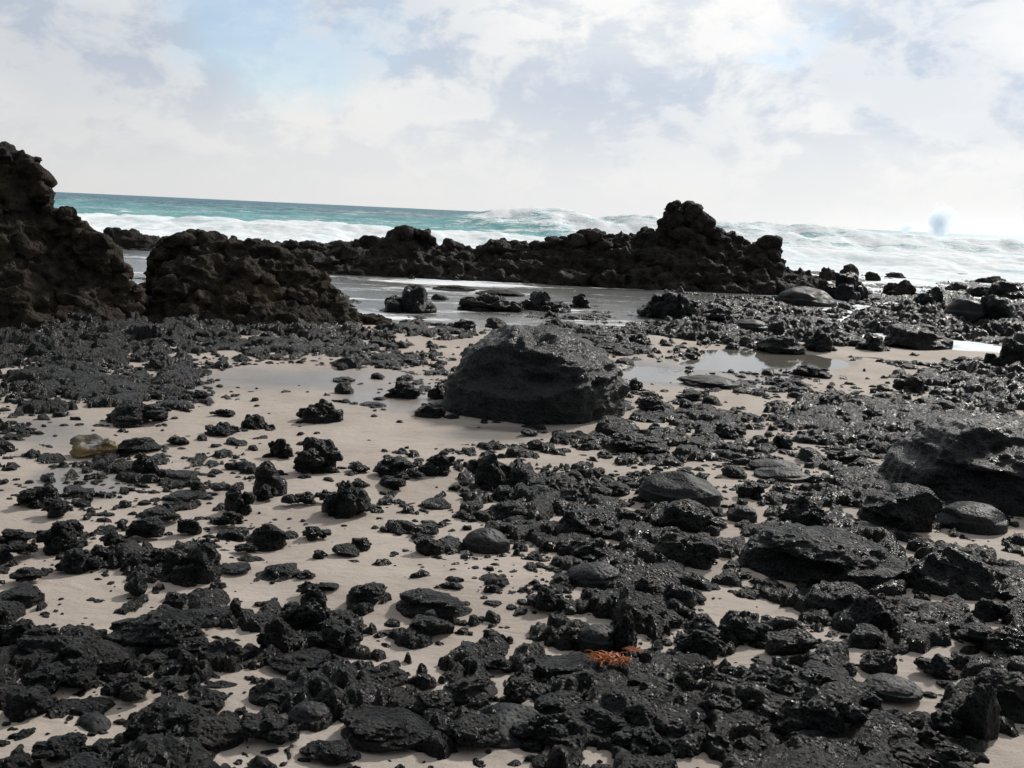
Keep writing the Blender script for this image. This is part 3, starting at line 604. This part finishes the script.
# ---------------------------------------------------------------- scattered rocks: the largest 300 stand alone, the rest are rubble
rs = np.random.RandomState(42)
def sample(n, rmin, rmax, ymin, ymax, power, sizer):
    u = rs.rand(n); y = (ymin ** power + u * (ymax ** power - ymin ** power)) ** (1 / power)
    x = rs.uniform(-.68, .68, n) * y
    c = cover(x, y); P = np.stack([x, y], 1)
    cl = .50 + 1.5 * fbm(P * 1.7, 3, 71)
    keep = rs.rand(n) < np.clip(c * cl * (1.25 - .3 * sstep(6.5, 4, y)) + .012, 0, 1)
    keep &= (y < 15.4) | (c > .3)
    x, y, c = x[keep], y[keep], c[keep]
    r = rmin * (rmax / rmin) ** (rs.rand(len(x)) ** sizer)
    return x, y, c, r
sets = [sample(3000, .035, .12, 2.6, 17, 1.7, 2.2), sample(23000, .012, .05, 2.4, 12, 1.6, 1.3), sample(4200, .04, .17, 11, 30, 1.6, 2.4), sample(4000, .008, .02, 2.4, 6, 1.5, 1.0), sample(5000, .004, .010, 2.4, 5.5, 1.5, 1.0)]
x = np.concatenate([q[0] for q in sets]); y = np.concatenate([q[1] for q in sets]); c = np.concatenate([q[2] for q in sets]); r = np.concatenate([q[3] for q in sets])
px, py = proj(x, y, np.where(y > 16, WATER, 0.)); dist = np.hypot(x, y); wpx = 2 * r / dist * FPX
ok = (wpx > 1.6)
for (a, b, hr) in HERO_FLAT: ok &= ((x - a) ** 2 + (y - b) ** 2) > (hr * .8 + r * .3) ** 2
ok &= ~((pool_f(x, y) > .1) & (c < .7))
x, y, c, r, px, py, wpx = [q[ok] for q in (x, y, c, r, px, py, wpx)]
lvl = np.maximum(sand_z(x, y), bed_z(x, y)); lvl = np.maximum(lvl, np.where(y > 15.6, WATER, -9))
sand_here = np.maximum(sand_z(x, y), np.where(y > 15.6, WATER, -9)); lvl = .55 * lvl + .45 * sand_here
n_ind = 300 - len(rocks)
inview = (px > 8) & (px < 1016) & (py > 270) & (py < 752) & (lvl > sand_here - .02)
vis = np.where(inview, wpx, -1)
order = np.argsort(-vis); solo = set(order[:max(n_ind, 0)].tolist())
kinds = [Rg] * 11 + [A_] * 9 + [S]
VAR = {}
def variant(kind, k, sub):
    if (kind, k, sub) not in VAR: VAR[(kind, k, sub)] = knob_pts(5000 + k * 31, max(sub - 1, 2), (1, 1, 1)) if kind == Rg and k % 2 and sub > 2 else rock_pts(5000 + k * 31 + kinds.index(kind) * 7, sub, kind)
    return VAR[(kind, k, sub)]
SOLO = {}
Vs, Fs, off = [], [], 0
for i in range(len(x)):
    kind = kinds[rs.randint(len(kinds))]; k = rs.randint(14); q = rs.uniform(0, 6.283)
    ax = np.array([r[i] * rs.uniform(.9, 1.5), r[i] * rs.uniform(.7, 1.05), r[i] * rs.uniform(.4, .85)]); zc = lvl[i] + ax[2] * rs.uniform(-.35, .3)
    if i in solo:
        sub = lod(wpx[i]); sub = max(sub, 4) if wpx[i] > 16 else sub
        if (kind, k, sub) not in SOLO:
            P, F = variant(kind, k, sub); me = mesh_np('rock', P, F); me.materials.append(M_SMOOTH if kind == S else M_ROCK); SOLO[(kind, k, sub)] = me
        o = link('rock', SOLO[(kind, k, sub)], None, category='rock', group='black lava rocks strewn over the beach')
        o.location = (x[i], y[i], zc); o.scale = ax; o.rotation_euler = (0, 0, q)
        rocks.append([o, kind, px[i], py[i], wpx[i], 2 * r[i], None])
    else:
        P, F = variant(kind, k, lod(wpx[i] * .8)); P = P * ax; ca, sa = math.cos(q), math.sin(q)
        P = np.stack([P[:, 0] * ca - P[:, 1] * sa + x[i], P[:, 0] * sa + P[:, 1] * ca + y[i], P[:, 2] + zc], 1)
        Vs.append(P.astype(np.float32)); Fs.append(F + off); off += len(P)
link('lava_rubble', mesh_np('lava_rubble', np.concatenate(Vs), np.concatenate(Fs)), M_ROCK, kind='stuff', label='small black lava stones and pebbles strewn thickly over the sand', category='rubble')
print('ROCKS', len(rocks), 'RUBBLE', len(Vs), 'verts', off)

# ---------------------------------------------------------------- labels that single each rock out
LAND = [(532, 380, 'the big central boulder'), (965, 460, 'the big right boulder'), (93, 443, 'the yellow-crusted stone'), (620, 664, 'the orange seaweed'), (679, 488, 'the dome-shaped cobble'), (820, 550, 'the widest flat-topped rock'),
        (898, 505, 'the glittering wedge rock'), (190, 565, 'the knobbly lone rock'), (318, 455, 'the glossy craggy rock'), (165, 630, 'the ragged lower-left mass'), (892, 688, 'the seal-like stone'), (974, 710, 'the upright jagged rock'),
        (268, 530, 'the dark pyramid-like rock'), (408, 300, 'the lone lagoon rock'), (805, 296, 'the whale-backed boulder'), (917, 335, 'the blue-grey domed boulder'), (430, 600, 'the wide glossy ledge'), (594, 575, 'the smooth grey rounded stone'),
        (385, 730, 'the broad bottom slab'), (815, 725, 'the bottom bedrock lump'), (305, 605, 'the heap-like black rock'), (137, 413, 'the jagged lump on bare sand'), (775, 357, 'the bright tide pool'), (486, 540, 'the smooth blocky stone'), (939, 222, 'the spray column'), (668, 300, 'the lumpy mound by the lagoon')]
groups = {}
for rk in rocks:
    o, kind, px, py, wp, ww, lab = rk
    if lab: o['label'] = lab; continue
    best = min(LAND, key=lambda L: math.hypot(px - L[0], (py - L[1]) * 1.5) if math.hypot(px - L[0], py - L[1]) > 4 else 1e9)
    dx, dy = px - best[0], (py - best[1]) * 1.5
    dr = ('right of' if dx > 0 else 'left of') if abs(dx) > abs(dy) else ('in front of' if dy > 0 else 'behind')
    sz = 'large' if ww > .34 else 'head-sized' if ww > .21 else 'fist-sized' if ww > .11 else 'small'
    sh = {Rg: 'rough', A_: 'angular', S: 'smooth', Fl: 'flat'}[kind]
    groups.setdefault((sz, sh, dr, best[2]), []).append((math.hypot(dx, dy), o))
ORD = ['nearest', 'second nearest', 'third nearest', 'fourth nearest', 'fifth nearest', 'sixth nearest', 'seventh nearest', 'eighth nearest', 'ninth nearest', 'tenth nearest', 'eleventh nearest', 'twelfth nearest']
for (sz, sh, dr, nm), L in groups.items():
    L.sort(key=lambda t: t[0])
    for j, (_, o) in enumerate(L):
        o['label'] = f'{sz} {sh} black rock {dr} {nm}' + ('' if len(L) == 1 else f', {ORD[min(j, 11)]}' if j < len(L) - 1 or len(L) == 0 else ', farthest')

# ---------------------------------------------------------------- orange seaweed
def weed(px, py, wp, n, seed, label, mt=None):
    rr = np.random.RandomState(seed); g = at(px, py); k = g[1] / FPX; Vs, Fs, off = [], [], 0
    zb = float(np.maximum(sand_z(g[:1], g[1:2]), bed_z(g[:1], g[1:2]))[0])
    for _ in range(n):
        x0, y0 = rr.uniform(-.5, .5) * wp * k, rr.uniform(-.25, .25) * wp * k; a = rr.uniform(0, 6.28); L = rr.uniform(.35, .9) * wp * k * .6; pts = []
        p = np.array([x0, y0, 0.004]); el_ = rr.uniform(.2, 1.3)
        for j in range(7):
            pts.append(p.copy()); a += rr.uniform(-.6, .6); el_ -= .28; p = p + L / 6 * np.array([math.cos(a) * math.cos(el_), math.sin(a) * math.cos(el_), math.sin(el_)]); p[2] = max(p[2], .003)
        rad = L * .045
        for j, q in enumerate(pts):
            rj = rad * (1 - j / 8) * (1 + .5 * (j % 2))
            for t in range(5): Vs.append(q + rj * np.array([math.cos(t * 1.2566) * math.sin(a), math.cos(t * 1.2566) * -math.cos(a), math.sin(t * 1.2566)]))
        for j in range(6):
            for t in range(5): Fs.append([off + j * 5 + t, off + j * 5 + (t + 1) % 5, off + (j + 1) * 5 + (t + 1) % 5, off + (j + 1) * 5 + t])
        off += 35
    o = link('seaweed', mesh_np('seaweed', np.array(Vs), np.array(Fs)), M_WEED, label=label, category='seaweed', group='orange seaweed scraps'); o.location = (g[0], g[1], zb + (.035 if py > 640 else .01))
weed(610, 671, 34, 170, 1, 'bright orange seaweed clump between black rocks in the lower foreground')
weed(633, 665, 16, 80, 2, 'smaller orange seaweed tuft just right of the bright orange clump')
weed(706, 446, 7, 20, 3, 'tiny orange seaweed scrap in the rubble behind the dome-shaped cobble')
weed(842, 376, 7, 20, 4, 'tiny orange seaweed scrap in the rubble near the bright tide pool')
weed(947, 623, 8, 20, 5, 'small orange seaweed scrap beside the brick-like dark stone, lower right')
weed(1019, 534, 10, 20, 6, 'small orange seaweed scrap at the right edge below the big right boulder')
